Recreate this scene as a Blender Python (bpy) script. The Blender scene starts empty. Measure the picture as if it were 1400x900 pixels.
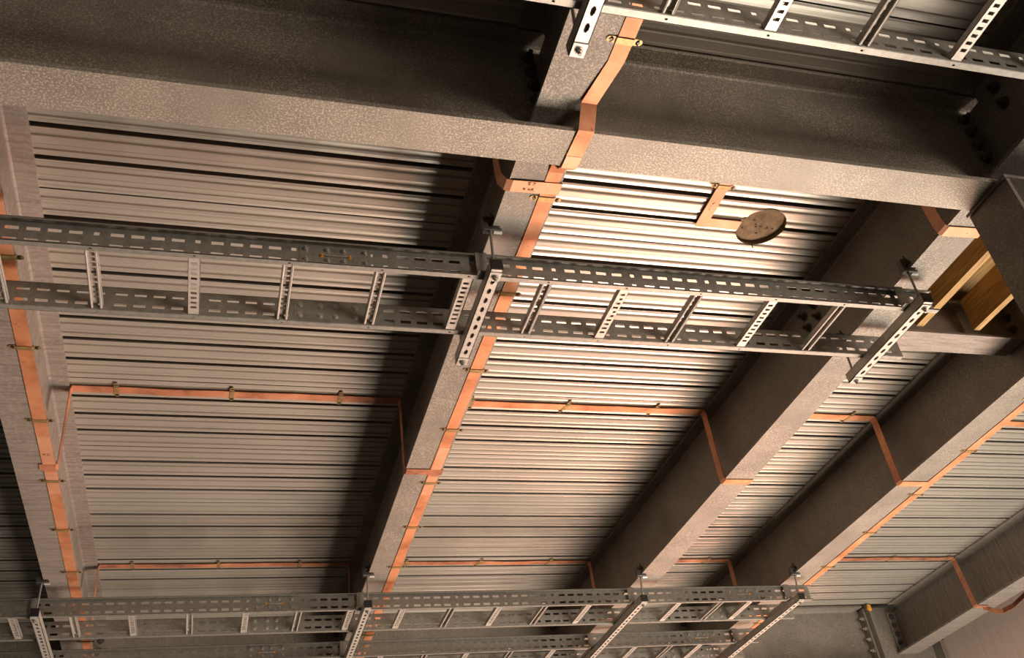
import bpy, math, random
from mathutils import Matrix, Vector

# ------------------------------------------------------------------ camera, world, lights
S = bpy.context.scene
COL = S.collection
random.seed(7)
FLOOR = -4.6                       # the eye is 4.6 m above the hall floor (unseen, set this low to even out the light); all is lifted by this at the end
EL, AZ, RO, FPX = 0.6289521, 0.3526302, -0.1529794, 1335.23
ce, se, ca, sa = math.cos(EL), math.sin(EL), math.cos(AZ), math.sin(AZ)
Fv = Vector((sa * ce, ca * ce, se))
Rv = Vector((ca, -sa, 0))
Uv = Rv.cross(Fv)
cr, sr = math.cos(RO), math.sin(RO)
Rv, Uv = cr * Rv + sr * Uv, -sr * Rv + cr * Uv
cam = bpy.data.cameras.new('camera')
cam.sensor_width = 36
cam.lens = 36 * FPX / 1400
cam.clip_start = 0.02
camo = bpy.data.objects.new('camera', cam)
COL.objects.link(camo)
camo.matrix_world = Matrix(((Rv.x, Uv.x, -Fv.x, 0), (Rv.y, Uv.y, -Fv.y, 0), (Rv.z, Uv.z, -Fv.z, 0), (0, 0, 0, 1)))
S.camera = camo

S.view_settings.view_transform = 'Standard'
S.view_settings.look = 'None'
S.view_settings.exposure = -0.38
S.view_settings.gamma = 1.0
S.view_settings.use_curve_mapping = False

w = bpy.data.worlds.new('site_air')
S.world = w
w.use_nodes = True
w.node_tree.nodes['Background'].inputs[0].default_value = (1.0, 0.88, 0.76, 1)
w.node_tree.nodes['Background'].inputs[1].default_value = 0.04


def area(name, loc, target, sx, sy, power, colour, spread=180):
    l = bpy.data.lights.new(name, 'AREA')
    l.shape = 'RECTANGLE'
    l.size, l.size_y = sx, sy
    l.energy = power
    l.color = colour
    l.spread = math.radians(spread)
    o = bpy.data.objects.new(name, l)
    COL.objects.link(o)
    o.location = loc
    d = Vector(target) - Vector(loc)
    o.rotation_euler = d.to_track_quat('-Z', 'Y').to_euler()
    return o


area('unseen_area_light', (4.85, 4.4, -3.6), (2.6, 4.4, 2.6), 3.2, 4.2, 570, (1.0, 0.90, 0.765), 130)  # unseen light added low on the +x side as the main light
area('unseen_area_light', (5.3, 7.2, -3.3), (2.1, 4.4, 2.6), 1.0, 5.2, 120, (1.0, 0.48, 0.32), 60)  # unseen light added for the pink sheen on the deck
area('unseen_area_light', (5.2, -4.6, -0.1), (3.2, 4.0, 2.4), 2.2, 2.0, 430, (1.0, 0.87, 0.75))  # unseen light added to lift the faces turned towards -y

# ------------------------------------------------------------------ measured layout (metres, eye at 0,0,0)
H = 2.6436                        # underside of the steel deck
Y0, PITCH = 2.4528, 0.15          # first deck slot, slot pitch
X1, W1 = -0.8368, 0.1695
X2, W2 = 0.8438, 0.1757
X3, W3 = 2.5084, 0.1588
X4, W4 = 3.5884, 0.218
X5, W5 = 5.5395, 0.2019
Z1, Z2, Z3, Z4, Z5 = 2.2311, 2.2395, 2.213, 2.2173, 2.234
PY0, PY1, PZ = 1.8108, 1.9526, 2.164
FY0, FY1, FZ = 6.95, 7.13, 2.12
ZR = 2.07                         # underside of the ladder rails


# ------------------------------------------------------------------ materials
def nodes(name):
    m = bpy.data.materials.new(name)
    m.use_nodes = True
    nt = m.node_tree
    return m, nt, nt.nodes['Principled BSDF']


def N(nt, t, **kw):
    n = nt.nodes.new(t)
    for k, v in kw.items():
        if k in n.inputs:
            n.inputs[k].default_value = v
        else:
            setattr(n, k, v)
    return n


def coords(nt, scale=(1, 1, 1)):
    tc = N(nt, 'ShaderNodeTexCoord')
    mp = N(nt, 'ShaderNodeMapping')
    mp.inputs['Scale'].default_value = scale
    nt.links.new(tc.outputs['Object'], mp.inputs['Vector'])
    return mp.outputs['Vector']


def ramp(nt, src, stops):
    r = N(nt, 'ShaderNodeValToRGB')
    el = r.color_ramp.elements
    while len(el) < len(stops):
        el.new(0.5)
    for e, (p, c) in zip(el, stops):
        e.position = p
        e.color = (c[0], c[1], c[2], 1)
    nt.links.new(src, r.inputs[0])
    return r.outputs[0]


def mixc(nt, a, b, f, mode='MIX'):
    m = N(nt, 'ShaderNodeMix', data_type='RGBA', blend_type=mode)
    for sock, v in ((6, a), (7, b)):
        if isinstance(v, tuple):
            m.inputs[sock].default_value = (v[0], v[1], v[2], 1)
        else:
            nt.links.new(v, m.inputs[sock])
    if isinstance(f, float):
        m.inputs[0].default_value = f
    else:
        nt.links.new(f, m.inputs[0])
    return m.outputs[2]


def bump(nt, src, bsdf, strength, dist=0.002):
    b = N(nt, 'ShaderNodeBump')
    b.inputs['Strength'].default_value = strength
    b.inputs['Distance'].default_value = dist
    nt.links.new(src, b.inputs['Height'])
    nt.links.new(b.outputs[0], bsdf.inputs['Normal'])


def noise(nt, vec, scale, detail=4, rough=0.6):
    n = N(nt, 'ShaderNodeTexNoise')
    n.inputs['Scale'].default_value = scale
    n.inputs['Detail'].default_value = detail
    n.inputs['Roughness'].default_value = rough
    nt.links.new(vec, n.inputs['Vector'])
    return n.outputs['Fac']


def steel_material(name, dark, mid, light, streak=(1, 1, 1), spk=70, rough=0.55, metal=0.25, speck=1.0):
    m, nt, b = nodes(name)
    v = coords(nt)
    vs = coords(nt, streak)
    big = noise(nt, vs, 5.0, 5, 0.65)
    base = ramp(nt, big, [(0.3, dark), (0.62, mid)])
    fine = noise(nt, v, spk, 3, 0.6)
    area_ = noise(nt, v, 3.1, 3, 0.5)
    f1 = ramp(nt, fine, [(0.48, (0, 0, 0)), (0.66, (1, 1, 1))])
    f2 = ramp(nt, area_, [(0.32, (0.25 * speck,) * 3), (0.58, (speck, speck, speck))])
    mul = N(nt, 'ShaderNodeMath', operation='MULTIPLY')
    nt.links.new(f1, mul.inputs[0])
    nt.links.new(f2, mul.inputs[1])
    nt.links.new(mixc(nt, base, light, mul.outputs[0]), b.inputs['Base Color'])  # pale spangle speckles; their glint is mixed into the base colour
    b.inputs['Metallic'].default_value = metal
    b.inputs['Roughness'].default_value = rough
    bump(nt, fine, b, 0.25, 0.0008)
    return m


def plain(name, colour, rough=0.5, metal=0.0, var=0.25, scale=30):
    m, nt, b = nodes(name)
    n = noise(nt, coords(nt), scale, 4, 0.6)
    d = tuple(c * (1 - var) for c in colour)
    l = tuple(min(1, c * (1 + var)) for c in colour)
    nt.links.new(ramp(nt, n, [(0.3, d), (0.7, l)]), b.inputs['Base Color'])
    b.inputs['Roughness'].default_value = rough
    b.inputs['Metallic'].default_value = metal
    bump(nt, n, b, 0.12, 0.0006)
    return m


M_BEAM = steel_material('galvanised_beam_steel', (0.15, 0.128, 0.107), (0.215, 0.186, 0.155), (0.48, 0.415, 0.34), spk=190, speck=0.8)
M_SCRATCH = steel_material('brushed_beam_steel', (0.17, 0.138, 0.118), (0.30, 0.252, 0.218), (0.45, 0.38, 0.33), streak=(1.0, 12, 1.0), spk=60, speck=0.4)
M_GIRDER = steel_material('galvanised_girder_steel', (0.20, 0.172, 0.138), (0.275, 0.237, 0.193), (0.55, 0.475, 0.385), spk=165)


def deck_material():
    m, nt, b = nodes('galvanised_deck_steel')
    v = coords(nt, (0.6, 22, 22))
    n = noise(nt, v, 6.0, 4, 0.6)
    patch = noise(nt, coords(nt, (1, 1, 1)), 1.6, 3, 0.5)
    base = ramp(nt, n, [(0.30, (0.51, 0.465, 0.40)), (0.70, (0.575, 0.525, 0.455))])
    rp = ramp(nt, patch, [(0.35, (0.88, 0.88, 0.88)), (0.65, (1, 1, 1))])
    nt.links.new(mixc(nt, base, rp, 1.0, 'MULTIPLY'), b.inputs['Base Color'])
    b.inputs['Metallic'].default_value = 0.56
    b.inputs['Roughness'].default_value = 0.37
    bump(nt, noise(nt, coords(nt, (0.25, 40, 40)), 9.0, 3, 0.5), b, 0.08, 0.002)
    return m


M_DECK = deck_material()


def copper_material(name, a, c, d):
    m, nt, b = nodes(name)
    v = coords(nt, (3, 3, 3))
    n = noise(nt, v, 2.2, 5, 0.65)
    col = ramp(nt, n, [(0.28, a), (0.52, c), (0.75, d)])
    sp = noise(nt, coords(nt), 60, 2, 0.5)
    spf = ramp(nt, sp, [(0.70, (0, 0, 0)), (0.78, (0.7, 0.7, 0.7))])
    nt.links.new(mixc(nt, col, (0.12, 0.045, 0.02), spf), b.inputs['Base Color'])
    b.inputs['Metallic'].default_value = 0.35
    b.inputs['Roughness'].default_value = 0.52
    bump(nt, n, b, 0.2, 0.003)
    return m


M_COPPER = copper_material('copper', (0.33, 0.115, 0.05), (0.60, 0.245, 0.115), (0.68, 0.33, 0.18))
M_COPPER_D = copper_material('weathered_copper', (0.17, 0.07, 0.045), (0.50, 0.20, 0.105), (0.64, 0.30, 0.17))
M_COPPER_L = copper_material('cleaned_copper', (0.58, 0.25, 0.135), (0.68, 0.33, 0.19), (0.74, 0.40, 0.25))
M_BRASS = plain('tarnished_brass', (0.36, 0.24, 0.10), 0.45, 0.5, 0.3, 60)
M_GALV = plain('galvanised_tray_steel', (0.31, 0.29, 0.253), 0.42, 0.45, 0.18, 45)
M_ZINC = plain('bright_zinc_steel', (0.54, 0.49, 0.43), 0.38, 0.35, 0.15, 60)
M_BOLT = plain('zinc_bolt_steel', (0.46, 0.43, 0.38), 0.35, 0.5, 0.2, 80)
M_DARKB = plain('dark_bolt_steel', (0.10, 0.09, 0.08), 0.45, 0.5, 0.3, 60)
M_BLACK = plain('black_plastic', (0.012, 0.011, 0.010), 0.5, 0, 0.2, 60)
M_INK = plain('marker_ink', (0.05, 0.02, 0.012), 0.7, 0, 0.1, 60)
M_ORANGE = plain('orange_paint', (0.75, 0.33, 0.03), 0.5, 0, 0.2, 60)
M_HOLE = plain('cut_concrete', (0.19, 0.125, 0.068), 0.9, 0, 0.35, 26)
M_SLOT_SHADE = plain('slot_shade_dark', (0.05, 0.046, 0.042), 0.9, 0, 0.2, 8)  # near-black: shade put into the colour to blacken the deck slots
M_FLOOR = plain('concrete_floor', (0.16, 0.14, 0.12), 0.8, 0, 0.2, 4)


def timber_material(name, a, c):
    m, nt, b = nodes(name)
    n = noise(nt, coords(nt, (26, 2.2, 26)), 3.0, 5, 0.6)
    nt.links.new(ramp(nt, n, [(0.32, a), (0.68, c)]), b.inputs['Base Color'])
    b.inputs['Roughness'].default_value = 0.65
    bump(nt, n, b, 0.15, 0.001)
    return m


M_TIMBER = timber_material('pine_timber', (0.25, 0.135, 0.035), (0.48, 0.305, 0.115))


def panel_material():
    m, nt, b = nodes('pale_wall_panel')
    n = noise(nt, coords(nt, (1, 14, 0.8)), 5.0, 4, 0.6)
    nt.links.new(ramp(nt, n, [(0.3, (0.70, 0.545, 0.455)), (0.7, (0.80, 0.63, 0.535))]), b.inputs['Base Color'])
    b.inputs['Roughness'].default_value = 0.7
    return m


M_PANEL = panel_material()


# ------------------------------------------------------------------ mesh helpers
class MB:
    def __init__(self):
        self.v, self.f = [], []

    def add(self, vs, fs):
        o = len(self.v)
        self.v += [tuple(p) for p in vs]
        self.f += [tuple(i + o for i in f) for f in fs]

    def box(self, x0, x1, y0, y1, z0, z1):
        self.add([(x, y, z) for z in (z0, z1) for y in (y0, y1) for x in (x0, x1)],
                 [(0, 2, 3, 1), (4, 5, 7, 6), (0, 1, 5, 4), (2, 6, 7, 3), (0, 4, 6, 2), (1, 3, 7, 5)])

    def prism(self, poly, axis, a0, a1):
        """poly: closed outline in the two other axes (in xyz order), extruded along axis"""
        def P(p, a):
            q = list(p)
            q.insert('xyz'.index(axis), a)
            return q
        n = len(poly)
        vs = [P(p, a0) for p in poly] + [P(p, a1) for p in poly]
        fs = [(i, (i + 1) % n, (i + 1) % n + n, i + n) for i in range(n)]
        fs += [tuple(range(n - 1, -1, -1)), tuple(range(n, 2 * n))]
        self.add(vs, fs)

    def cyl(self, p0, p1, r, n=10, cap=True):
        p0, p1 = Vector(p0), Vector(p1)
        d = (p1 - p0).normalized()
        u = d.orthogonal().normalized()
        t = d.cross(u)
        vs = []
        for p in (p0, p1):
            for i in range(n):
                a = 2 * math.pi * i / n
                vs.append(p + r * (math.cos(a) * u + math.sin(a) * t))
        fs = [(i, (i + 1) % n, (i + 1) % n + n, i + n) for i in range(n)]
        if cap:
            fs += [tuple(range(n - 1, -1, -1)), tuple(range(n, 2 * n))]
        self.add(vs, fs)

    def tube(self, pts, r, n=6):
        for a, c in zip(pts, pts[1:]):
            self.cyl(a, c, r, n)

    def bolt(self, p, d, r, h, stud=0.0):
        """hexagon head on a washer, with an optional stud end"""
        p, d = Vector(p), Vector(d).normalized()
        self.cyl(p, p + d * h * 0.22, r * 1.45, 14)
        self.cyl(p + d * h * 0.2, p + d * h, r, 6)
        if stud:
            self.cyl(p + d * h * 0.9, p + d * (h + stud), r * 0.52, 8)

    def plate(self, fn, us, vs, solid, w0, w1):
        """perforated plate: cell (i,j) between us[i],us[i+1] / vs[j],vs[j+1]; fn(u,v,w)->xyz"""
        nu, nv = len(us) - 1, len(vs) - 1
        ids = {}

        def vid(i, j, k):
            key = (i, j, k)
            if key not in ids:
                ids[key] = len(self.v)
                self.v.append(tuple(fn(us[i], vs[j], (w0, w1)[k])))
            return ids[key]
        for i in range(nu):
            for j in range(nv):
                if not solid(i, j):
                    continue
                self.f.append((vid(i, j, 0), vid(i + 1, j, 0), vid(i + 1, j + 1, 0), vid(i, j + 1, 0)))
                self.f.append((vid(i, j, 1), vid(i, j + 1, 1), vid(i + 1, j + 1, 1), vid(i + 1, j, 1)))
                for di, dj, a, c in ((-1, 0, (i, j), (i, j + 1)), (1, 0, (i + 1, j + 1), (i + 1, j)),
                                     (0, -1, (i + 1, j), (i, j)), (0, 1, (i, j + 1), (i + 1, j + 1))):
                    ii, jj = i + di, j + dj
                    if not (0 <= ii < nu and 0 <= jj < nv and solid(ii, jj)):
                        self.f.append((vid(*a, 0), vid(*a, 1), vid(*c, 1), vid(*c, 0)))

    def ribbon(self, pts, wdir, width, thick):
        """flat strip along pts; wdir is its width direction"""
        wd = Vector(wdir).normalized()
        P = [Vector(p) for p in pts]
        vs = []
        for i, p in enumerate(P):
            t = (P[min(i + 1, len(P) - 1)] - P[max(i - 1, 0)]).normalized()
            nrm = t.cross(wd).normalized()
            if 0 < i < len(P) - 1:
                c = max(0.5, nrm.dot((P[i + 1] - p).normalized().cross(wd).normalized()))
            else:
                c = 1
            for s, q in ((-1, -1), (1, -1), (1, 1), (-1, 1)):
                vs.append(p + wd * (s * width / 2) + nrm * (q * thick / 2 / c))
        fs = []
        for i in range(len(P) - 1):
            o = 4 * i
            for a in range(4):
                c = (a + 1) % 4
                fs.append((o + a, o + c, o + 4 + c, o + 4 + a))
        fs += [(3, 2, 1, 0), tuple(4 * (len(P) - 1) + a for a in range(4))]
        self.add(vs, fs)

    def build(self, name, mat, parent=None, bev=0.0):
        me = bpy.data.meshes.new(name)
        me.from_pydata(self.v, [], self.f)
        me.update()
        import bmesh
        bm = bmesh.new()
        bm.from_mesh(me)
        bmesh.ops.recalc_face_normals(bm, faces=bm.faces)
        bm.to_mesh(me)
        bm.free()
        me.materials.append(mat)
        o = bpy.data.objects.new(name, me)
        COL.objects.link(o)
        if parent is not None:
            o.parent = parent
            if not parent.data:                          # an Empty at the thing's base: keep the world place
                o.location = -origin(parent)
            else:
                o.location = (0, 0, 0)
        if bev:
            b = o.modifiers.new('bevel', 'BEVEL')
            b.width = bev
            b.segments = 1
            b.limit_method = 'ANGLE'
        return o


def origin(o):
    v = Vector(o.location)
    while o.parent:
        o = o.parent
        v += Vector(o.location)
    return v


def tag(o, label=None, cat=None, group=None, kind=None):
    if label:
        o['label'] = label
    if cat:
        o['category'] = cat
    if group:
        o['group'] = group
    if kind:
        o['kind'] = kind
    return o


def thing(name, loc, label, cat, group=None):
    o = bpy.data.objects.new(name, None)
    o.empty_display_size = 0.05
    COL.objects.link(o)
    o.location = loc
    return tag(o, label, cat, group)


def one(shape):
    """a MB filled by shape(mb)"""
    m = MB()
    shape(m)
    return m


# ------------------------------------------------------------------ setting: deck, floor, wall
SX0, SX1 = -4.0, 7.2
HX, HY, HR = 2.138, 2.606, 0.108                        # the round hole through the deck
OPY0, OPY1, OPX0, OPX1 = 1.953, 3.02, 2.62, 3.66        # the timbered opening


def build_deck():
    prof = []
    for k in range(-20, 30):
        s = Y0 + PITCH * k
        hw = 0.0035 if k % 4 == 2 else 0.0112
        prof += [(s - hw - 0.012, 0.0), (s - hw, -0.0022), (s - hw - 0.0012, 0.005), (s - 0.030, 0.056), (s + 0.030, 0.056), (s + hw + 0.0012, 0.005), (s + hw, -0.0022), (s + hw + 0.012, 0.0)]
        e = s + PITCH - hw
        a = s + hw
        for g in (0.044, 0.107):
            prof += [(s + g - 0.017, 0.0), (s + g - 0.0085, -0.0016), (s + g - 0.0065, 0.0055), (s + g + 0.0065, 0.0055), (s + g + 0.0085, -0.0016), (s + g + 0.017, 0.0)]
    # finer steps near the hole and the opening's edges
    fine = []
    for (a, za), (c, zc) in zip(prof, prof[1:]):
        fine.append((a, za))
        cuts = [q for q in (HY - HR, HY + HR, HY - HR * .97, HY + HR * .97, OPY0, OPY1) if min(a, c) < q < max(a, c)]
        if abs(c - a) > 0.02 and HY - HR - 0.1 < a < HY + HR + 0.1:
            cuts += [a + (c - a) * t / 5 for t in range(1, 5)]
        for q in sorted(cuts, reverse=c < a):
            t = (q - a) / (c - a)
            fine.append((q, za + (zc - za) * t))
    fine.append(prof[-1])
    m = MB()

    def spans(y, ymid):
        out = [(SX0, OPX0), (OPX1, SX1)] if OPY0 < ymid < OPY1 else [(SX0, SX1)]
        if abs(ymid - HY) < HR:
            d = math.sqrt(max(0, HR * HR - (y - HY) ** 2))
            out = [(SX0, HX - d), (HX + d, out[0][1])] + out[1:]
        return out
    for (a, za), (c, zc) in zip(fine, fine[1:]):
        if za > 0.05 and zc > 0.05:                      # slot head left out so light escapes and the slots go dark
            continue
        mid = (a + c) / 2
        for (p0, p1), (q0, q1) in zip(spans(a, mid), spans(c, mid)):
            m.add([(p0, a, H + za), (p1, a, H + za), (q1, c, H + zc), (q0, c, H + zc)], [(0, 1, 2, 3)])
    me = m.build('ceiling', M_DECK)
    so = me.modifiers.new('gauge', 'SOLIDIFY')
    so.thickness = 0.001
    so.offset = 1
    return tag(me, kind='structure')


deck = build_deck()
deck['label'] = 'ribbed galvanised steel roof deck with dark slots'
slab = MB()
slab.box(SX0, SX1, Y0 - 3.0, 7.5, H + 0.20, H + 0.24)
tag(slab.build('roof_slab', M_SLOT_SHADE), kind='structure')  # dark colour stands for the shade seen through the slots
fl = MB()
fl.box(-5, 9, -3, 10, FLOOR - 0.1, FLOOR)
tag(fl.build('floor', M_FLOOR), kind='structure')
wl = MB()
wl.box(5.95, 6.02, 6.497, 7.10, FLOOR, H)
wl.box(5.95, 6.02, 5.75, 6.49, FLOOR, H)
wo = tag(wl.build('wall_right', M_PANEL), kind='structure')
wb = MB()
for q in ((6.967, 2.296), (6.902, 2.297)):
    wb.bolt((5.95, q[0], q[1] + 0.02), (-1, 0, 0), 0.008, 0.012)
wb.build('fixing_screw', M_DARKB, wo)

hl = MB()
n = 40
ring = [(HX + HR * 1.005 * math.cos(2 * math.pi * i / n), HY + HR * 1.005 * math.sin(2 * math.pi * i / n)) for i in range(n)]
hl.add([(x, y, H + 0.0005) for x, y in ring] + [(x, y, H + 0.022) for x, y in ring],
       [(i, (i + 1) % n, (i + 1) % n + n, i + n) for i in range(n)] + [tuple(range(n, 2 * n))])
ho = hl.build('deck_hole_lining', M_HOLE)
tag(ho, 'round brown cored hole cut through the pale deck beside a copper tape', 'hole')
hk = MB()
for _ in range(9):
    a, r = random.uniform(0, 6.28), random.uniform(0.1, 0.8) * HR
    x, y = HX + r * math.cos(a), HY + r * math.sin(a)
    hk.box(x - 0.004, x + random.uniform(0.002, 0.007), y - 0.003, y + 0.003, H + 0.0195, H + 0.0225)
tag(hk.build('dirt_specks', M_INK, ho), kind='stuff')
dr = MB()
dr.tube([(HX + 0.01, HY + HR, H + 0.003), (HX + 0.012, HY + HR + 0.004, H - 0.016)], 0.0022)
dr.build('snagged_wire', M_DARKB, ho)


# ------------------------------------------------------------------ steel beams
def section(xl, w, z0, z1, tf=0.0145, tw=0.0085, rr=0.011, top=True):
    """outline of an I section in x,z with root fillets"""
    xr, c = xl + w, xl + w / 2
    a, b = c - tw / 2, c + tw / 2
    f = [(0, 1), (0.3, 0.3), (1, 0)]                     # fillet (from web, from flange), coarse
    pts = [(xl, z0), (xr, z0), (xr, z0 + tf)]
    pts += [(b + rr, z0 + tf), (b + rr * .3, z0 + tf + rr * .3), (b, z0 + tf + rr)]
    if top:
        pts += [(b, z1 - tf - rr), (b + rr * .3, z1 - tf - rr * .3), (b + rr, z1 - tf), (xr, z1 - tf), (xr, z1),
                (xl, z1), (xl, z1 - tf), (a - rr, z1 - tf), (a - rr * .3, z1 - tf - rr * .3), (a, z1 - tf - rr)]
    else:
        pts += [(b, z1), (a, z1)]
    pts += [(a, z0 + tf + rr), (a - rr * .3, z0 + tf + rr * .3), (a - rr, z0 + tf), (xl, z0 + tf)]
    return pts


def beam(label, xl, w, z0, y0, y1, cope0, cope1, mat, ends, name='steel_beam', tw=0.0085, bz=(2.55, 2.482, 2.414, 2.346)):
    """a secondary beam along y; its top is cut back by cope0 / cope1 where it meets a girder; ends: y of end plates with side"""
    c = xl + w / 2
    t = thing(name, (c, (y0 + y1) / 2, z0), label, 'beam', 'steel roof beams under the deck')
    t['kind'] = 'thing'
    m = MB()
    m.prism(section(xl, w, z0, H - 0.0005, tw=tw), 'y', y0 + cope0, y1 - cope1)
    low = section(xl, w, z0, H - 0.05, top=False, tw=tw)
    if cope0:
        m.prism(low, 'y', y0, y0 + cope0)
    if cope1:
        m.prism(low, 'y', y1 - cope1, y1)
    m.build('beam_section', mat, t)
    for ye, side in ends:                                # side: direction from the plate toward this beam
        pl = MB()
        pl.box(c - 0.082, c + 0.082, ye, ye + side * 0.012, z0 + 0.02, H - 0.055)
        pl.build('end_plate', mat, t)
        for z in bz:
            for s in (-1, 1):
                bm_ = MB()
                bm_.bolt((c + s * 0.05, ye + side * 0.012, z), (0, side, 0), 0.0155, 0.022, 0.016)
                bm_.build('bolt', M_DARKB, t)
    return t


E7 = 7.033
beam('scratched beam with its web lit, widest copper tape along its soffit', X1, W1, Z1, 1.887, E7, 0.075, 0.09, M_SCRATCH, [(E7, -1)])
beam('speckled beam with copper tape, between the grey bay and the bright pink bay', X2, W2, Z2, 1.887, E7, 0.075, 0.09, M_BEAM, [(E7, -1)])
b3 = beam('dark-sided beam without tape along it, ending by the yellow timbers', X3, W3, Z3, 1.887, E7, 0.075, 0.09, M_BEAM, [(E7, -1)])
beam('dark beam with a narrow copper tape on its soffit, beyond the timber opening', X4, W4, Z4, 1.887, E7, 0.075, 0.09, M_BEAM, [(E7, -1)])
beam('grey-brown beam against the pale wall panel, bolted to the far column', X5, W5, Z5, 3.0, 7.003, 0.0, 0.09, M_SCRATCH, [(7.003, -1)],
     bz=(2.55, 2.475, 2.40, 2.33))
beam('short beam meeting the near girder, copper tape and slotted strut below it', X2, W2, Z2, -0.6, 1.877, 0.0, 0.075, M_BEAM, [(1.877, -1)])
bn = beam('black-shadowed beam bolted to the near girder above the column', X3, 0.24, Z3, -0.6, 1.877, 0.0, 0.075, M_BEAM, [(1.877, -1)], tw=0.012)
for q in ((1.716, 2.60), (1.716, 2.52)):
    m = MB()
    m.bolt((X3 + 0.114, q[0], q[1] - 0.03), (-1, 0, 0), 0.016, 0.022, 0.014)
    m.build('bolt', M_DARKB, bn)
for y in (2.99, 3.08):
    for z in (2.563, 2.499):
        m = MB()
        m.bolt((X3 + W3 / 2 - 0.00425, y, z), (-1, 0, 0), 0.0155, 0.02, 0.016)
        m.build('bolt', M_DARKB, b3)


def girder(label, yl, w, z0, x0, x1, mat):
    t = thing('steel_girder', ((x0 + x1) / 2, yl + w / 2, z0), label, 'girder', 'steel roof girders across the beams')
    t['kind'] = 'thing'
    m = MB()
    m.prism(section(yl, w, z0, H - 0.0005, tf=0.017, rr=0.013), 'x', x0, x1)
    m.build('girder_section', mat, t)
    return t


girder('deep speckled steel girder crossing near the top, copper tape bent over it', PY0, PY1 - PY0, PZ, -3.5, 6.0, M_GIRDER)
fg = girder('dark steel girder at the far end behind the paired cable ladders', FY0, FY1 - FY0, FZ, -3.5, 5.305, M_BEAM)
m = MB()
m.box(5.305, 5.322, 6.955, 7.125, FZ + 0.02, H - 0.03)
m.build('end_plate', M_BEAM, fg)
for z in (2.54, 2.455, 2.365, 2.27):
    m = MB()
    m.bolt((5.305, 6.985, z), (-1, 0, 0), 0.0155, 0.022, 0.016)
    m.build('bolt', M_BEAM, fg)

# trimmer of the opening: a shallow beam between the two beams
TY0, TY1, TZ = 2.958, 3.10, 2.42
tr = thing('trimmer_beam', ((X3 + X4) / 2, (TY0 + TY1) / 2, TZ), 'shallow pale steel trimmer along the edge of the timber opening', 'beam')
tr['kind'] = 'thing'
m = MB()
m.prism(section(TY0, TY1 - TY0, TZ, H - 0.0165, tf=0.011, tw=0.007), 'x', X3 + W3 / 2 + 0.018, X4 + W4 / 2 - 0.018)
m.build('beam_section', M_SCRATCH, tr)
for x, s in ((X3 + W3 / 2 + 0.006, 1), (X4 + W4 / 2 - 0.018, 1)):
    m = MB()
    m.box(x, x + 0.012, TY0 + 0.005, TY1 - 0.005, TZ + 0.01, H - 0.02)
    m.build('end_plate', M_SCRATCH, tr)
for z in (2.57, 2.50):
    m = MB()
    m.bolt((X4 + W4 / 2 - 0.018, TY0 + 0.03, z), (-1, 0, 0), 0.0155, 0.02, 0.016)
    m.build('bolt', M_DARKB, tr)

# timbers in the opening
for x0, x1, lab in ((3.068, 3.108, 'pine joist on edge in the deck opening, next to the beam without tape'),
                    (3.393, 3.428, 'pine joist on edge in the deck opening, against the steel column')):
    m = MB()
    m.box(x0, x1, 1.90, TY0 - 0.003, 2.45, 2.6255)
    tag(m.build('timber_joist', M_TIMBER, bev=0.001), lab, 'timber', 'pine joists in the deck opening')
m = MB()
m.box(OPX0 - 0.02, OPX1 + 0.02, OPY0 - 0.06, OPY1 + 0.02, H + 0.052, H + 0.07)
tag(m.build('plywood_sheet', M_TIMBER), 'plywood sheet lying over the pine joists of the opening', 'plywood')


# columns
def column(label, x0, x1, y0, y1, ztop, mat, tf, webw=0.01):
    t = thing('steel_column', ((x0 + x1) / 2, (y0 + y1) / 2, FLOOR), label, 'column', 'steel columns')
    t['kind'] = 'thing'
    c = (y0 + y1) / 2
    m = MB()
    m.prism([(x0, y0), (x0 + tf, y0), (x0 + tf, c - webw / 2), (x1 - tf, c - webw / 2), (x1 - tf, y0), (x1, y0), (x1, y1), (x1 - tf, y1),
             (x1 - tf, c + webw / 2), (x0 + tf, c + webw / 2), (x0 + tf, y1), (x0, y1)], 'z', FLOOR, ztop)
    m.build('column_section', mat, t)
    return t


c1 = column('dark steel column standing under the near girder beside the timbers', 2.498, 2.703, 1.775, 1.972, PZ - 0.014, M_BEAM, 0.0145)
m = MB()
m.box(2.490, 2.71, 1.77, 1.977, PZ - 0.014, PZ - 0.0005)
m.build('cap_plate', M_BEAM, c1)
m = MB()
m.bolt((2.60, 1.868, 2.07), (0, -1, 0), 0.014, 0.02, 0.01)
m.build('bolt', M_DARKB, c1)
c2 = column('grey steel column at the far girder with an orange mark at its head', 5.325, 5.93, 6.90, 7.125, H - 0.002, M_BEAM, 0.02)
m = MB()
m.cyl((5.322, 6.897, 2.60), (5.322, 6.897, 2.585), 0.012, 12)
m.box(5.318, 5.352, 6.894, 6.90, 2.575, 2.625)
m.build('paint_mark', M_ORANGE, c2)


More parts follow.
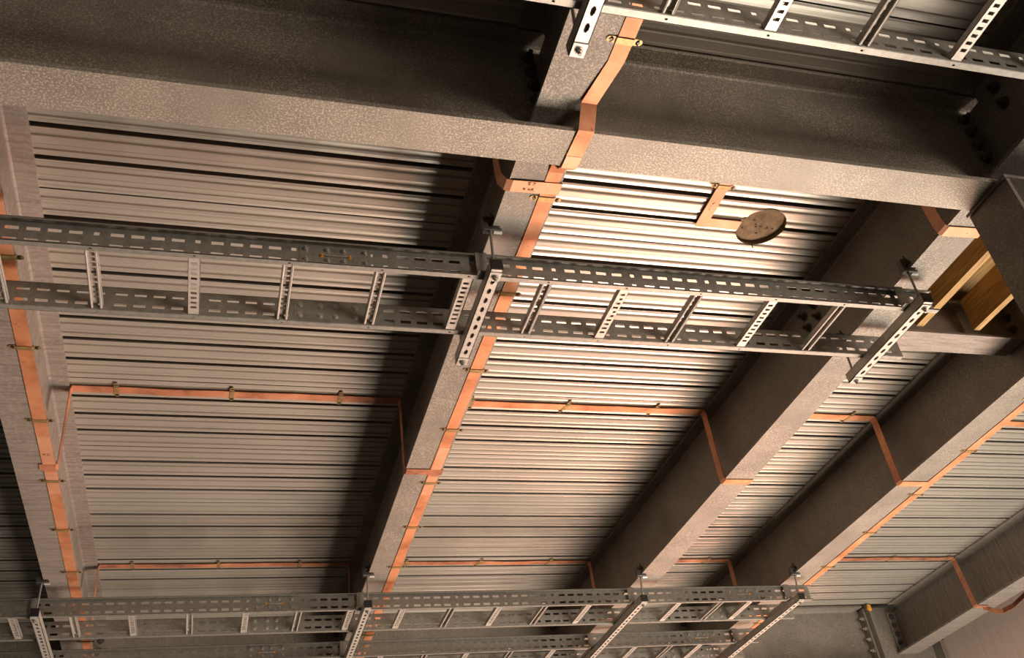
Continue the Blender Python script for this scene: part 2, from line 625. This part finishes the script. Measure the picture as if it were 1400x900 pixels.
# ------------------------------------------------------------------ cable ladders
def rail(m, x0, x1, yw, inward, rungs):
    """one ladder side rail along x; web outer face at yw, flanges towards the ladder's middle (inward = +1/-1)"""
    t = 0.0016
    z0, z1 = ZR, ZR + 0.095
    us, holes = [x0], set()
    k0 = min(rungs)
    xs = []
    k = math.floor((x0 - k0) / 0.0588) - 1
    while True:
        c = k0 + k * 0.0588
        if c > x1:
            break
        ln = 0.016 if k % 5 == 0 else 0.038
        if c - ln / 2 > x0 + 0.012 and c + ln / 2 < x1 - 0.012:
            xs.append((c - ln / 2, c + ln / 2))
        k += 1
    for a, c in xs:
        holes.add(len(us))
        us += [a, c]
    us.append(x1)
    vs = [z0, z0 + 0.016, z0 + 0.029, z0 + 0.061, z0 + 0.074, z1]
    m.plate(lambda u, v, q: (u, q, v), us, vs, lambda i, j: not (i in holes and j in (1, 3)), yw, yw + inward * t)
    # lower flange with a small hole at every rung
    us2, h2 = [x0], set()
    for c in sorted(rungs):
        if x0 + 0.01 < c < x1 - 0.01:
            h2.add(len(us2))
            us2 += [c - 0.004, c + 0.004]
    us2.append(x1)
    fl_ = [yw - inward * q for q in (0.0, 0.008, 0.014, 0.022)]
    m.plate(lambda u, v, q: (u, v, q), us2, fl_, lambda i, j: not (i in h2 and j == 1), z0 - t, z0)
    # top flange and rolled lip, both turned outward
    a, c = sorted((yw + inward * t, yw - inward * 0.022))
    m.box(x0, x1, a, c, z1 - t, z1)
    a, c = sorted((yw - inward * 0.0205, yw - inward * 0.022))
    m.box(x0, x1, a, c, z1 - 0.008, z1)
    a, c = sorted((yw - inward * 0.0205, yw - inward * 0.022))
    m.box(x0, x1, a, c, z0 - t, z0 + 0.004)


def rung(m, x, y0, y1, closed):
    """slotted channel rung; closed side down, or open side down with two rolled lips"""
    hw, z0, z1 = 0.0185, ZR + 0.002, ZR + 0.023
    n_ = int((y1 - y0 - 0.03) / 0.0245)
    us, hol = [y0], set()
    for k in range(n_):
        c = y0 + 0.027 + k * 0.0245
        hol.add(len(us))
        us += [c - 0.0055, c + 0.0055]
    us.append(y1)
    vs = [x - hw, x - 0.0095, x + 0.0095, x + hw]
    z = z0 if closed else z1 - 0.0015
    m.plate(lambda u, v, q: (v, u, q), us, vs, lambda i, j: not (i in hol and j == 1), z, z + 0.0015)
    for s in (-1, 1):
        a, c = sorted((x + s * hw, x + s * (hw - 0.0015)))
        m.box(a, c, y0, y1, z0, z1)
        zz = z1 if closed else z0
        a, c = sorted((x + s * hw, x + s * (hw - 0.008)))
        m.box(a, c, y0, y1, zz - 0.0015 if closed else zz, zz if closed else zz + 0.0015)
        if not closed:
            m.cyl((x + s * (hw - 0.004), y0, z0 + 0.003), (x + s * (hw - 0.004), y1, z0 + 0.003), 0.0042, 8)


def splice(t, xc, yw, inward, outside, wire):
    """coupler plate with eight bolts at a joint of the rail"""
    s = -inward if outside else inward
    y = yw if outside else yw + inward * 0.0016
    a, c = sorted((y, y + s * 0.002))
    m = MB()
    m.box(xc - 0.115, xc + 0.115, a, c, ZR + 0.012, ZR + 0.085)
    p = m.build('splice_plate', M_GALV, t)
    for dx in (-0.095, -0.026, 0.026, 0.095):
        for dz in (0.026, 0.069):
            b = MB()
            at = (xc + dx, y + s * 0.002, ZR + dz)
            if outside:
                b.bolt(at, (0, s, 0), 0.0068, 0.009, 0.005)
            else:                                       # domed coach-bolt head
                for q in range(4):
                    r0 = 0.0105 * math.cos(q * 0.35)
                    b.cyl((at[0], at[1] + s * 0.0016 * q, at[2]), (at[0], at[1] + s * 0.0016 * (q + 1), at[2]), r0, 12)
            b.build('bolt', M_BOLT, p)
    if wire:
        for dx in (-0.045, 0.045):
            b = MB()
            b.bolt((xc + dx, y + s * 0.002, ZR + 0.047), (0, s, 0), 0.005, 0.008, 0.003)
            b.build('earth_screw', M_ORANGE, p)
        b = MB()
        b.tube([(xc - 0.042, y + s * 0.008, ZR + 0.047), (xc - 0.02, y + s * 0.009, ZR + 0.0445), (xc + 0.02, y + s * 0.009, ZR + 0.0445),
                (xc + 0.042, y + s * 0.008, ZR + 0.047)], 0.0016)
        b.build('bonding_wire', M_ZINC, p)
    return p


def ladder(label, x0, x1, yn, yf, rungs, closed, splices=()):
    t = thing('cable_ladder', ((x0 + x1) / 2, (yn + yf) / 2, ZR), label, 'cable ladder', 'perforated cable ladders slung under the beams')
    for yw, s, e in ((yn, 1, 0), (yf, -1, 0.04)):
        m = MB()
        rail(m, x0, x1 + e, yw, s, rungs)
        m.build('side_rail', M_GALV, t)
    for x, c in zip(rungs, closed):
        m = MB()
        rung(m, x, yn + 0.003, yf - 0.003, c)
        m.build('rung', M_ZINC, t)
    for xc in splices:
        splice(t, xc, yn, 1, True, True)
        splice(t, xc + 0.008, yf, -1, False, False)
    return t


def alt(n_, first):
    return [(i + first) % 2 == 0 for i in range(n_)]


r0 = [0.13, 0.43, 0.73, 1.037, 1.334, 1.624, 1.926, 2.22, 2.51]
ladder('cable ladder at the top edge, nearer than the near girder', -0.7, 3.2, 1.03, 1.318, r0, [1, 0, 1, 0, 1, 0, 1, 0, 1])
r1 = [-1.28, -0.98, -0.685, -0.408, -0.111, 0.175, 0.47, 0.76, 1.04, 1.327, 1.613, 1.917, 2.207]
ladder('cable ladder crossing the middle of the ceiling, alone on its struts', -1.7, 2.625, 2.409, 2.698, r1,
       [1, 0, 0, 0, 1, 0, 0, 1, 0, 1, 0, 1, 0], (0.322,))
r2 = [-1.57, -1.27, -0.976, -0.688, -0.399, -0.106, 0.187, 0.47, 0.756, 1.053, 1.343, 1.625, 1.907, 2.186, 2.48, 2.78, 3.071, 3.275, 3.57]
c2_ = [0, 1, 1, 0, 1, 0, 1, 0, 1, 0, 1, 0, 1, 0, 1, 1, 0, 1, 0]
c2_[7:14] = [0, 1, 1, 0, 1, 0, 1]
ladder('upper and nearer of the paired cable ladders before the far girder', -1.9, 3.715, 5.333, 5.638, r2, c2_, (0.335, 3.235))
r3 = [-1.57, -1.27, -0.976, -0.688, -0.399, -0.106, 0.187, 0.47, 0.756, 1.044, 1.329, 1.604, 1.901, 2.196, 2.48, 2.781, 3.046, 3.272, 3.57]
ladder('lower and farther of the paired cable ladders, cut by the bottom edge', -1.9, 3.715, 6.105, 6.41, r3,
       alt(19, 1), (0.345, 3.285))


# ------------------------------------------------------------------ trapeze hangers: slotted strut, rods, beam clamps
def hanger(label, xs, xflange, zfl, ya, yb, rails, bside=-1):
    """strut at x = xs from ya to yb, hung by two rods from the left flange edge of a beam"""
    t = thing('trapeze_hanger', (xs, (ya + yb) / 2, ZR - 0.044), label, 'hanger', 'slotted strut hangers on threaded rods')
    zt, zb, hw, th = ZR - 0.0022, ZR - 0.0435, 0.0207, 0.0025
    us, hol = [ya], set()
    k = 0
    while ya + 0.058 + k * 0.05 + 0.02 < yb - 0.03:
        c = ya + 0.062 + k * 0.05
        hol.add(len(us))
        hol.add(len(us) + 1)
        hol.add(len(us) + 2)
        us += [c - 0.014, c - 0.009, c + 0.009, c + 0.014]
        k += 1
    us.append(yb)
    m = MB()
    vs = [xs - hw, xs - 0.0068, xs - 0.004, xs + 0.004, xs + 0.0068, xs + hw]
    starts = sorted(hol)[::3]

    def solid(i, j):
        if i not in hol or j in (0, 4):
            return True
        mid = (i - 1) % 4 == 1                           # the wide middle of a slot
        return False if mid else j != 2
    m.plate(lambda u, v, q: (v, u, q), us, vs, solid, zb, zb + th)
    for s in (-1, 1):
        a, c = sorted((xs + s * hw, xs + s * (hw - th)))
        m.box(a, c, ya, yb, zb, zt)
        a, c = sorted((xs + s * hw, xs + s * (hw - 0.0095)))
        m.box(a, c, ya, yb, zt - th, zt)
        a, c = sorted((xs + s * (hw - 0.0095), xs + s * (hw - 0.0075)))
        m.box(a, c, ya, yb, zt - 0.008, zt)
    m.build('strut_channel', M_ZINC, t)
    m = MB()
    m.box(xs - hw - 0.001, xs + hw + 0.001, ya - 0.005, ya + 0.001, zb - 0.001, zt + 0.001)
    m.build('end_cap', M_BLACK, t, bev=0.002)
    for yr in (ya + 0.033, yb - 0.023):
        m = MB()
        m.cyl((xs, yr, zb - 0.022), (xflange - 0.006, yr, zfl + 0.004), 0.0048, 10)
        m.build('threaded_rod', M_GALV, t)
        m = MB()
        m.box(xs - 0.0195, xs + 0.0195, yr - 0.021, yr + 0.021, zb - 0.004, zb - 0.0002)
        m.build('square_washer', M_ZINC, t)
        m = MB()
        m.bolt((xs, yr, zb - 0.004), (0, 0, -1), 0.0085, 0.0105)
        m.build('nut', M_GALV, t)
        # malleable beam clamp biting the flange edge
        x, z = xflange, zfl
        m = MB()
        m.prism([(x - 0.034, z - 0.016), (x + 0.03, z - 0.016), (x + 0.03, z - 0.006), (x - 0.014, z - 0.0005), (x - 0.014, z + 0.017),
                 (x + 0.018, z + 0.020), (x + 0.018, z + 0.040), (x - 0.024, z + 0.046), (x - 0.034, z + 0.034)], 'y', yr - 0.013, yr + 0.013)
        cl = m.build('beam_clamp', M_DARKB, t, bev=0.002)
        m = MB()
        m.bolt((x + 0.004, yr, z + 0.043), (0, 0, 1), 0.0085, 0.014, 0.012)
        m.build('set_screw', M_DARKB, cl)
        m = MB()
        m.cyl((x + 0.004, yr, z - 0.0165), (x + 0.033, yr, z - 0.0165), 0.007, 10)
        m.build('lock_tongue', M_ZINC, cl)
    for yn in rails:
        m = MB()
        m.box(xs - 0.043, xs - 0.003, yn - 0.0255, yn - 0.023, ZR + 0.001, ZR + 0.098)
        m.box(xs - 0.043, xs - 0.003, yn - 0.0255, yn + 0.004, ZR + 0.0955, ZR + 0.098)
        m.box(xs - 0.043, xs - 0.003, yn - 0.045, yn - 0.023, ZR - 0.0015, ZR + 0.001)
        m.build('hold_down_bracket', M_GALV, t)
    return t


hanger('strut hanger at the top edge below the short taped beam', 0.822, X2, Z2, 0.90, 1.452, [1.03])
hanger('strut hanger of the middle ladder at the taped beam', 0.829, X2, Z2, 2.305, 2.846, [2.409])
hanger('strut hanger at the end of the middle ladder by the timbers', 2.496, X3, Z3, 2.300, 2.840, [2.409])
hanger('strut hanger of the paired ladders under the scratched beam', -0.848, X1, Z1, 5.205, 6.60, [5.333, 6.105])
hanger('strut hanger of the paired ladders under the taped beam by the bright bay', 0.829, X2, Z2, 5.185, 6.60, [5.333, 6.105])
hanger('strut hanger of the paired ladders under the untaped dark-sided beam', 2.478, X3, Z3, 5.185, 6.60, [5.333, 6.105])
hanger('strut hanger at the open end of the paired ladders', 3.562, X4, Z4, 5.205, 6.60, [5.333, 6.105])


# ------------------------------------------------------------------ copper tapes and their clips
TW, TT = 0.0505, 0.003


def wav(p0, p1, n_, amp, axis=2):
    out = []
    for i in range(n_ + 1):
        t = i / n_
        p = [a + (c - a) * t for a, c in zip(p0, p1)]
        if 0 < i < n_:
            p[axis] -= abs(random.gauss(0, amp))
            p[1] += random.gauss(0, 0.002)
        out.append(tuple(p))
    return out


def tape(label, pts, wdir, mat=None, patches=(), group='copper earthing tapes'):
    m = MB()
    m.ribbon(pts, wdir, TW, TT)
    o = tag(m.build('copper_tape', mat or M_COPPER), label, 'copper tape', group)
    for pp, wd, lw in patches:
        q = MB()
        q.ribbon(pp, wd, lw, 0.0012)
        tag(q.build('cleaned_patch', M_COPPER_L, o), 'paler cleaned copper')
    return o


def strokes(o, x, y, z, sz, lines):
    """handwriting on a soffit: u runs along +x, v towards -y"""
    for ln in lines:
        pts = [(x + u * sz, y - v * sz, z) for u, v in ln]
        m = MB()
        m.tube(pts, 0.0011, 5)
        m.build('handwriting', M_INK, o)


zt_ = Z2 - TT / 2 - 0.0006
long2 = [(1.045, -0.5, zt_), (1.036, 1.0, zt_), (1.030, 1.60, zt_), (0.998, 1.755, zt_ - 0.006), (0.992, 1.80, PZ - 0.006),
         (0.990, 1.85, PZ - 0.004), (0.985, 1.955, PZ - 0.004), (0.980, 1.968, PZ + 0.004), (0.982, 2.0, zt_ - 0.012), (0.985, 2.05, zt_)]
long2 += [(0.986 + random.uniform(-.003, .003), y, zt_ - abs(random.gauss(0, 0.0012))) for y in (2.3, 2.8, 3.3, 3.8, 4.3, 4.8, 5.3, 5.8, 6.3, 6.8)] + [(0.985, 7.02, zt_)]
t2 = tape('long copper tape bent over the near girder and along the taped beam', long2, (1, 0, 0), M_COPPER,
          [([(0.987, 1.905, PZ - 0.0065), (0.985, 1.955, PZ - 0.0065)], (1, 0, 0), 0.049),
           ([(0.986, 3.80, zt_ - 0.0025), (0.986, 4.02, zt_ - 0.0025)], (1, 0, 0), 0.049),
           ([(0.986, 4.07, zt_ - 0.0025), (0.986, 4.26, zt_ - 0.0025)], (1, 0, 0), 0.049)])
z1_ = Z1 - TT / 2 - 0.0006
long1 = [(-0.695, y, z1_ - abs(random.gauss(0, 0.001))) for y in (1.9, 2.4, 2.9, 3.4, 3.9, 4.4, 4.9, 5.4, 5.9, 6.4, 7.02)]
t1 = tape('wide copper tape along the scratched beam soffit', long1, (1, 0, 0), M_COPPER,
          [([(-0.695, 3.78, z1_ - 0.0025), (-0.695, 4.02, z1_ - 0.0025)], (1, 0, 0), 0.049),
           ([(-0.695, 4.07, z1_ - 0.0025), (-0.695, 4.27, z1_ - 0.0025)], (1, 0, 0), 0.049)])
strokes(t1, -0.712, 3.93, z1_ - 0.0035, 0.018, [[(0, 1), (0.2, .5), (0.5, .5), (0.7, 1)], [(0.35, 1), (0.35, 0)], [(1.1, 1), (1.0, 0.3), (1.5, 0)],
                                                [(1.3, 0.9), (1.6, 0.6)]])
z4_ = Z4 - TT / 2 - 0.0006
long4 = [(X4 + W4 - 0.027, y, z4_ - abs(random.gauss(0, 0.001))) for y in (1.9, 2.6, 3.1, 3.6, 4.1, 4.6, 5.1, 5.6, 6.1, 6.6, 7.02)]
tape('narrow bright copper tape along the beam beyond the timbers', long4, (1, 0, 0), M_COPPER)
zd = H - 0.011


def cross(label, xa, xb, y, drop_x, zs, x_end, mat, start_drop=None, yd=0.0):
    """deck run from xa to xb, then down the beam side at drop_x and back under its soffit to x_end"""
    pts = []
    if start_drop is not None:
        zs0, xe0 = start_drop
        pts += [(xe0, y + yd, zs0), (xa - 0.003, y + yd, zs0), (xa + 0.004, y + yd, zs0 + 0.006), (xa + 0.004, y + yd * .3, H - 0.03)]
        pts += [(xa + 0.012, y, zd)]
    else:
        pts += [(xa, y, zd)]
    n_ = max(2, int((xb - xa) / 0.12))
    pts += wav((xa + 0.03, y, zd), (xb - 0.03, y, zd), n_, 0.0022)
    if drop_x is not None:
        pts += [(drop_x - 0.012, y, zd), (drop_x - 0.004, y + yd * .3, H - 0.03), (drop_x - 0.004, y + yd, zs + 0.008), (drop_x + 0.004, y + yd, zs - 0.0045), (x_end, y + yd, zs - 0.0045)]
    else:
        pts += [(xb, y, zd)]
    return tape(label, pts, (0, 1, 0), mat, group='copper tapes across the deck')


y1, y2 = 4.030, 5.980
cross('nearer copper cross tape over the grey bay between the first two beams', X1 + W1, X2, y1, X2, Z2, X2 + W2 + 0.003, M_COPPER_D, (Z1 - 0.0045, -0.735))
cross('copper cross tape over the bright pink bay, above the wider gap', X2 + W2, X3, y1, X3, Z3, X3 + W3 + 0.003, M_COPPER)
cross('short nearer copper cross tape over the bay behind the timber opening', X3 + W3, X4, y1, X4, Z4, X4 + W4 - 0.03, M_COPPER)
cross('nearer copper cross tape by the frame edge beyond the taped narrow beam', X4 + W4, 5.5, y1, None, 0, 0, M_COPPER)
cross('farther copper cross tape over the grey bay, above the paired ladders', X1 + W1, X2, y2, X2, Z2, X2 + W2 + 0.003, M_COPPER_D, (Z1 - 0.0045, -0.735))
cross('farther copper cross tape over the bright pink bay', X2 + W2, X3, y2, X3, Z3, X3 + W3 + 0.003, M_COPPER_D)
cross('short farther copper cross tape between the two dark-sided beams', X3 + W3, X4, y2, X4, Z4, X4 + W4 - 0.03, M_COPPER_D)
m = MB()
pts = [(X4 + W4, y2, zd)] + wav((X4 + W4 + .03, y2, zd), (X5 - 0.03, y2, zd), 12, 0.002)
pts += [(X5 - 0.012, y2, zd), (X5 - 0.004, y2, H - 0.03), (X5 - 0.004, y2 - 0.03, Z5 + 0.008), (X5 + 0.004, y2 - 0.03, Z5 - 0.0045),
        (X5 + 0.1, y2 - 0.03, Z5 - 0.006)]
m.ribbon(pts, (0, 1, 0), TW, TT)
loop = tag(m.build('copper_tape', M_COPPER_D), 'copper cross tape that hangs in a loose loop before the pale wall', 'copper tape', 'copper tapes across the deck')
m = MB()
m.ribbon([(5.60, 5.95, Z5 - 0.010), (5.66, 5.965, Z5 - 0.02), (5.74, 5.99, Z5 - 0.03), (5.80, 5.98, Z5 - 0.03), (5.84, 5.90, Z5 - 0.02), (5.845, 5.80, Z5),
          (5.83, 5.68, Z5 + 0.02), (5.80, 5.55, Z5 + 0.03)], (0.25, 0.1, 1), 0.04, TT)
m.build('loose_end', M_COPPER_D, loop)

# drops beside the near girder
yt = 2.122
dr2 = tape('short copper tape marked 57 wrapped under the taped beam', [(0.70, 2.15, zd), (0.80, 2.145, zd - 0.004), (X2 - 0.016, 2.143, H - 0.05), (X2 - 0.022, 2.142, 2.36), (X2 - 0.02, 2.14, Z2 + 0.04),
           (X2 - 0.006, yt + 0.008, Z2 + 0.004), (X2 + 0.012, yt + 0.002, Z2 - 0.0055), (1.022, yt - 0.004, Z2 - 0.0055)], (0, 1, 0), M_COPPER_L, group='copper tapes across the deck')
zi = Z2 - 0.0075
strokes(dr2, X2 + 0.062, 2.112, zi, 0.012, [[(0.9, 1), (0.2, 1), (0.15, .55), (0.6, .6), (0.8, .3), (0.5, 0), (0.1, 0.05)],
                                             [(1.3, 1), (2.1, 1), (1.6, 0)]])
strokes(dr2, X2 + 0.052, 2.137, zi, 0.011, [[(0.1, 1), (0, .45), (0.7, .5)], [(0.6, 1), (0.5, 0)], [(1.7, 1), (1.6, 0.1), (2.0, 0.5), (2.3, .1), (2.3, .9)],
                                             [(2.7, 0.0), (2.8, 1), (3.2, .8), (2.8, .5), (3.3, 0)], [(3.6, 0.1), (3.7, 0)]])
tape('short copper tape wrapped under the beam beside the yellow timbers', [(2.38, 2.125, zd), (2.47, 2.12, zd - 0.003), (X3 - 0.012, 2.118, H - 0.05), (X3 - 0.008, 2.108, Z3 + 0.04),
     (X3 - 0.004, 2.105, Z3 + 0.006), (X3 + 0.006, 2.104, Z3 - 0.0045), (X3 + W3 + 0.003, 2.097, Z3 - 0.0045)], (0, 1, 0), M_COPPER_L, group='copper tapes across the deck')
m = MB()
m.ribbon([(1.856, 2.0, zd - 0.002), (1.856, 2.3, zd - 0.003), (1.856, 2.622, zd - 0.003)], (1, 0, 0), TW, TT)
m.ribbon([(1.833, 2.597, zd - 0.0002), (1.95, 2.597, zd - 0.0005), (2.026, 2.597, zd), (2.033, 2.597, H + 0.012), (2.036, 2.597, H + 0.021)], (0, 1, 0), TW, TT)
ht = tag(m.build('copper_tape', M_COPPER_L), 'elbow of copper tape running from the near girder into the round hole', 'copper tape', 'copper tapes across the deck')
strokes(ht, 1.846, 2.50, zd - 0.0055, 0.011, [[(0, 0), (.5, .2)], [(0.2, 1.3), (0.8, 1.5)], [(0.6, 1.2), (1.0, 2.2)], [(0.3, -1), (0.6, -2)]])


def clip(label, x, y, z, along, group, tilt=0.0):
    """saddle clip: a strap over the tape with two eared feet and screws; along = direction of the tape ('x' or 'y')"""
    r = thing('saddle_clip', (x, y, z), label, 'clip', group)
    m = MB()
    hw = 0.0105
    a, e = TW / 2 + 0.002, 0.044

    def P(u, v, q):                                      # u across the tape, v along it
        if along == 'y':
            return (x + u, y + v, q)
        return (x + v + u * tilt, y + u, q)
    zz = [z - 0.0005, z - 0.0025, z - 0.0052, z - 0.0072]
    out = [(-e, zz[0]), (-a - .001, zz[0]), (-a + .001, zz[2]), (a - .001, zz[2]), (a + .001, zz[0]), (e, zz[0])]
    inn = [(q, h - 0.002) for q, h in out]
    for i in range(5):
        q = [out[i], out[i + 1], inn[i + 1], inn[i]]
        m.add([P(u, -hw, h) for u, h in q] + [P(u, hw, h) for u, h in q],
              [(0, 1, 2, 3), (7, 6, 5, 4), (0, 4, 5, 1), (1, 5, 6, 2), (2, 6, 7, 3), (3, 7, 4, 0)])
    for s in (-1, 1):                                    # rounded ears
        c = P(s * e, 0, zz[0])
        m.cyl((c[0], c[1], zz[0]), (c[0], c[1], zz[0] - 0.002), hw, 14)
    m.build('strap', M_BRASS, r)
    for s in (-1, 1):
        c = P(s * (e - 0.002), 0, zz[0] - 0.002)
        k = MB()
        k.cyl(c, (c[0], c[1], c[2] - 0.002), 0.0045, 10)
        k.build('screw', M_DARKB, r)
    return r


ORD = ['first', 'second', 'third', 'fourth', 'fifth', 'sixth', 'seventh', 'eighth', 'ninth']
G1 = 'brass clips on the tape of the scratched beam'
for i, y in enumerate((2.655, 3.154, 3.652, 4.154, 4.638, 5.130, 6.132)):
    clip('brass clip on the scratched beam tape, %s out from the near girder' % ORD[i], -0.695, y, Z1 - 0.001, 'y', G1)
clip('brass saddle clip stamped at its middle on the short near beam tape', 1.029, 1.526, Z2 - 0.001, 'y', 'brass clip on the near beam tape')
G2 = 'brass clips on the long tape by the bright bay'
for i, y in enumerate((2.171, 2.673, 3.176, 3.645, 4.140, 4.622, 5.127, 6.187)):
    clip('brass clip on the long tape beside the bright bay, %s past the near girder' % ORD[i], 0.986, y, Z2 - 0.001, 'y', G2)
G4 = 'brass clips on the narrow bright tape'
for i, y in enumerate((3.167, 3.667, 4.158, 4.644, 5.143, 6.118)):
    clip('brass clip on the narrow tape beyond the timbers, %s from the frame edge' % ORD[i], X4 + W4 - 0.027, y, Z4 - 0.001, 'y', G4)
clip('brass saddle clip at the near girder on the tape towards the round hole', 1.856, 2.39, H - 0.0125, 'y', 'brass clip by the hole')
DK = [(y1, 'nearer cross tape', (((-0.471, 'in the grey bay, by the scratched beam'), (0.038, 'in the grey bay, in its middle'), (0.547, 'in the grey bay, by the taped beam'),
                                  (1.205, 'in the pink bay, by the taped beam'), (1.71, 'in the pink bay, in its middle'), (2.21, 'in the pink bay, by the dark-sided beam'),
                                  (3.419, 'in the narrow bay'), (4.30, 'beyond the narrow tape')))),
      (y2, 'farther cross tape', ((-0.469, 'in the grey bay, by the scratched beam'), (0.033, 'in the grey bay, in its middle'), (0.529, 'in the grey bay, by the taped beam'),
                                  (1.217, 'in the pink bay, by the taped beam'), (1.711, 'in the pink bay, in its middle'), (2.205, 'in the pink bay, by the dark-sided beam'),
                                  (3.404, 'in the narrow bay'), (4.40, 'in the last bay, by the narrow tape'), (4.97, 'in the last bay, in its middle'), (5.47, 'in the last bay, by the wall beam')))]
for yy, nm, lst in DK:
    for x, wh in lst:
        clip('brass clip on the %s %s' % (nm, wh), x, yy, H - 0.0085, 'x', 'brass clips on the deck tapes', -0.35 if x > 1.3 else 0.0)

# ------------------------------------------------------------------ lift the whole place so that the floor is at zero
for o in bpy.data.objects:
    if o.parent is None:
        o.location.z -= FLOOR
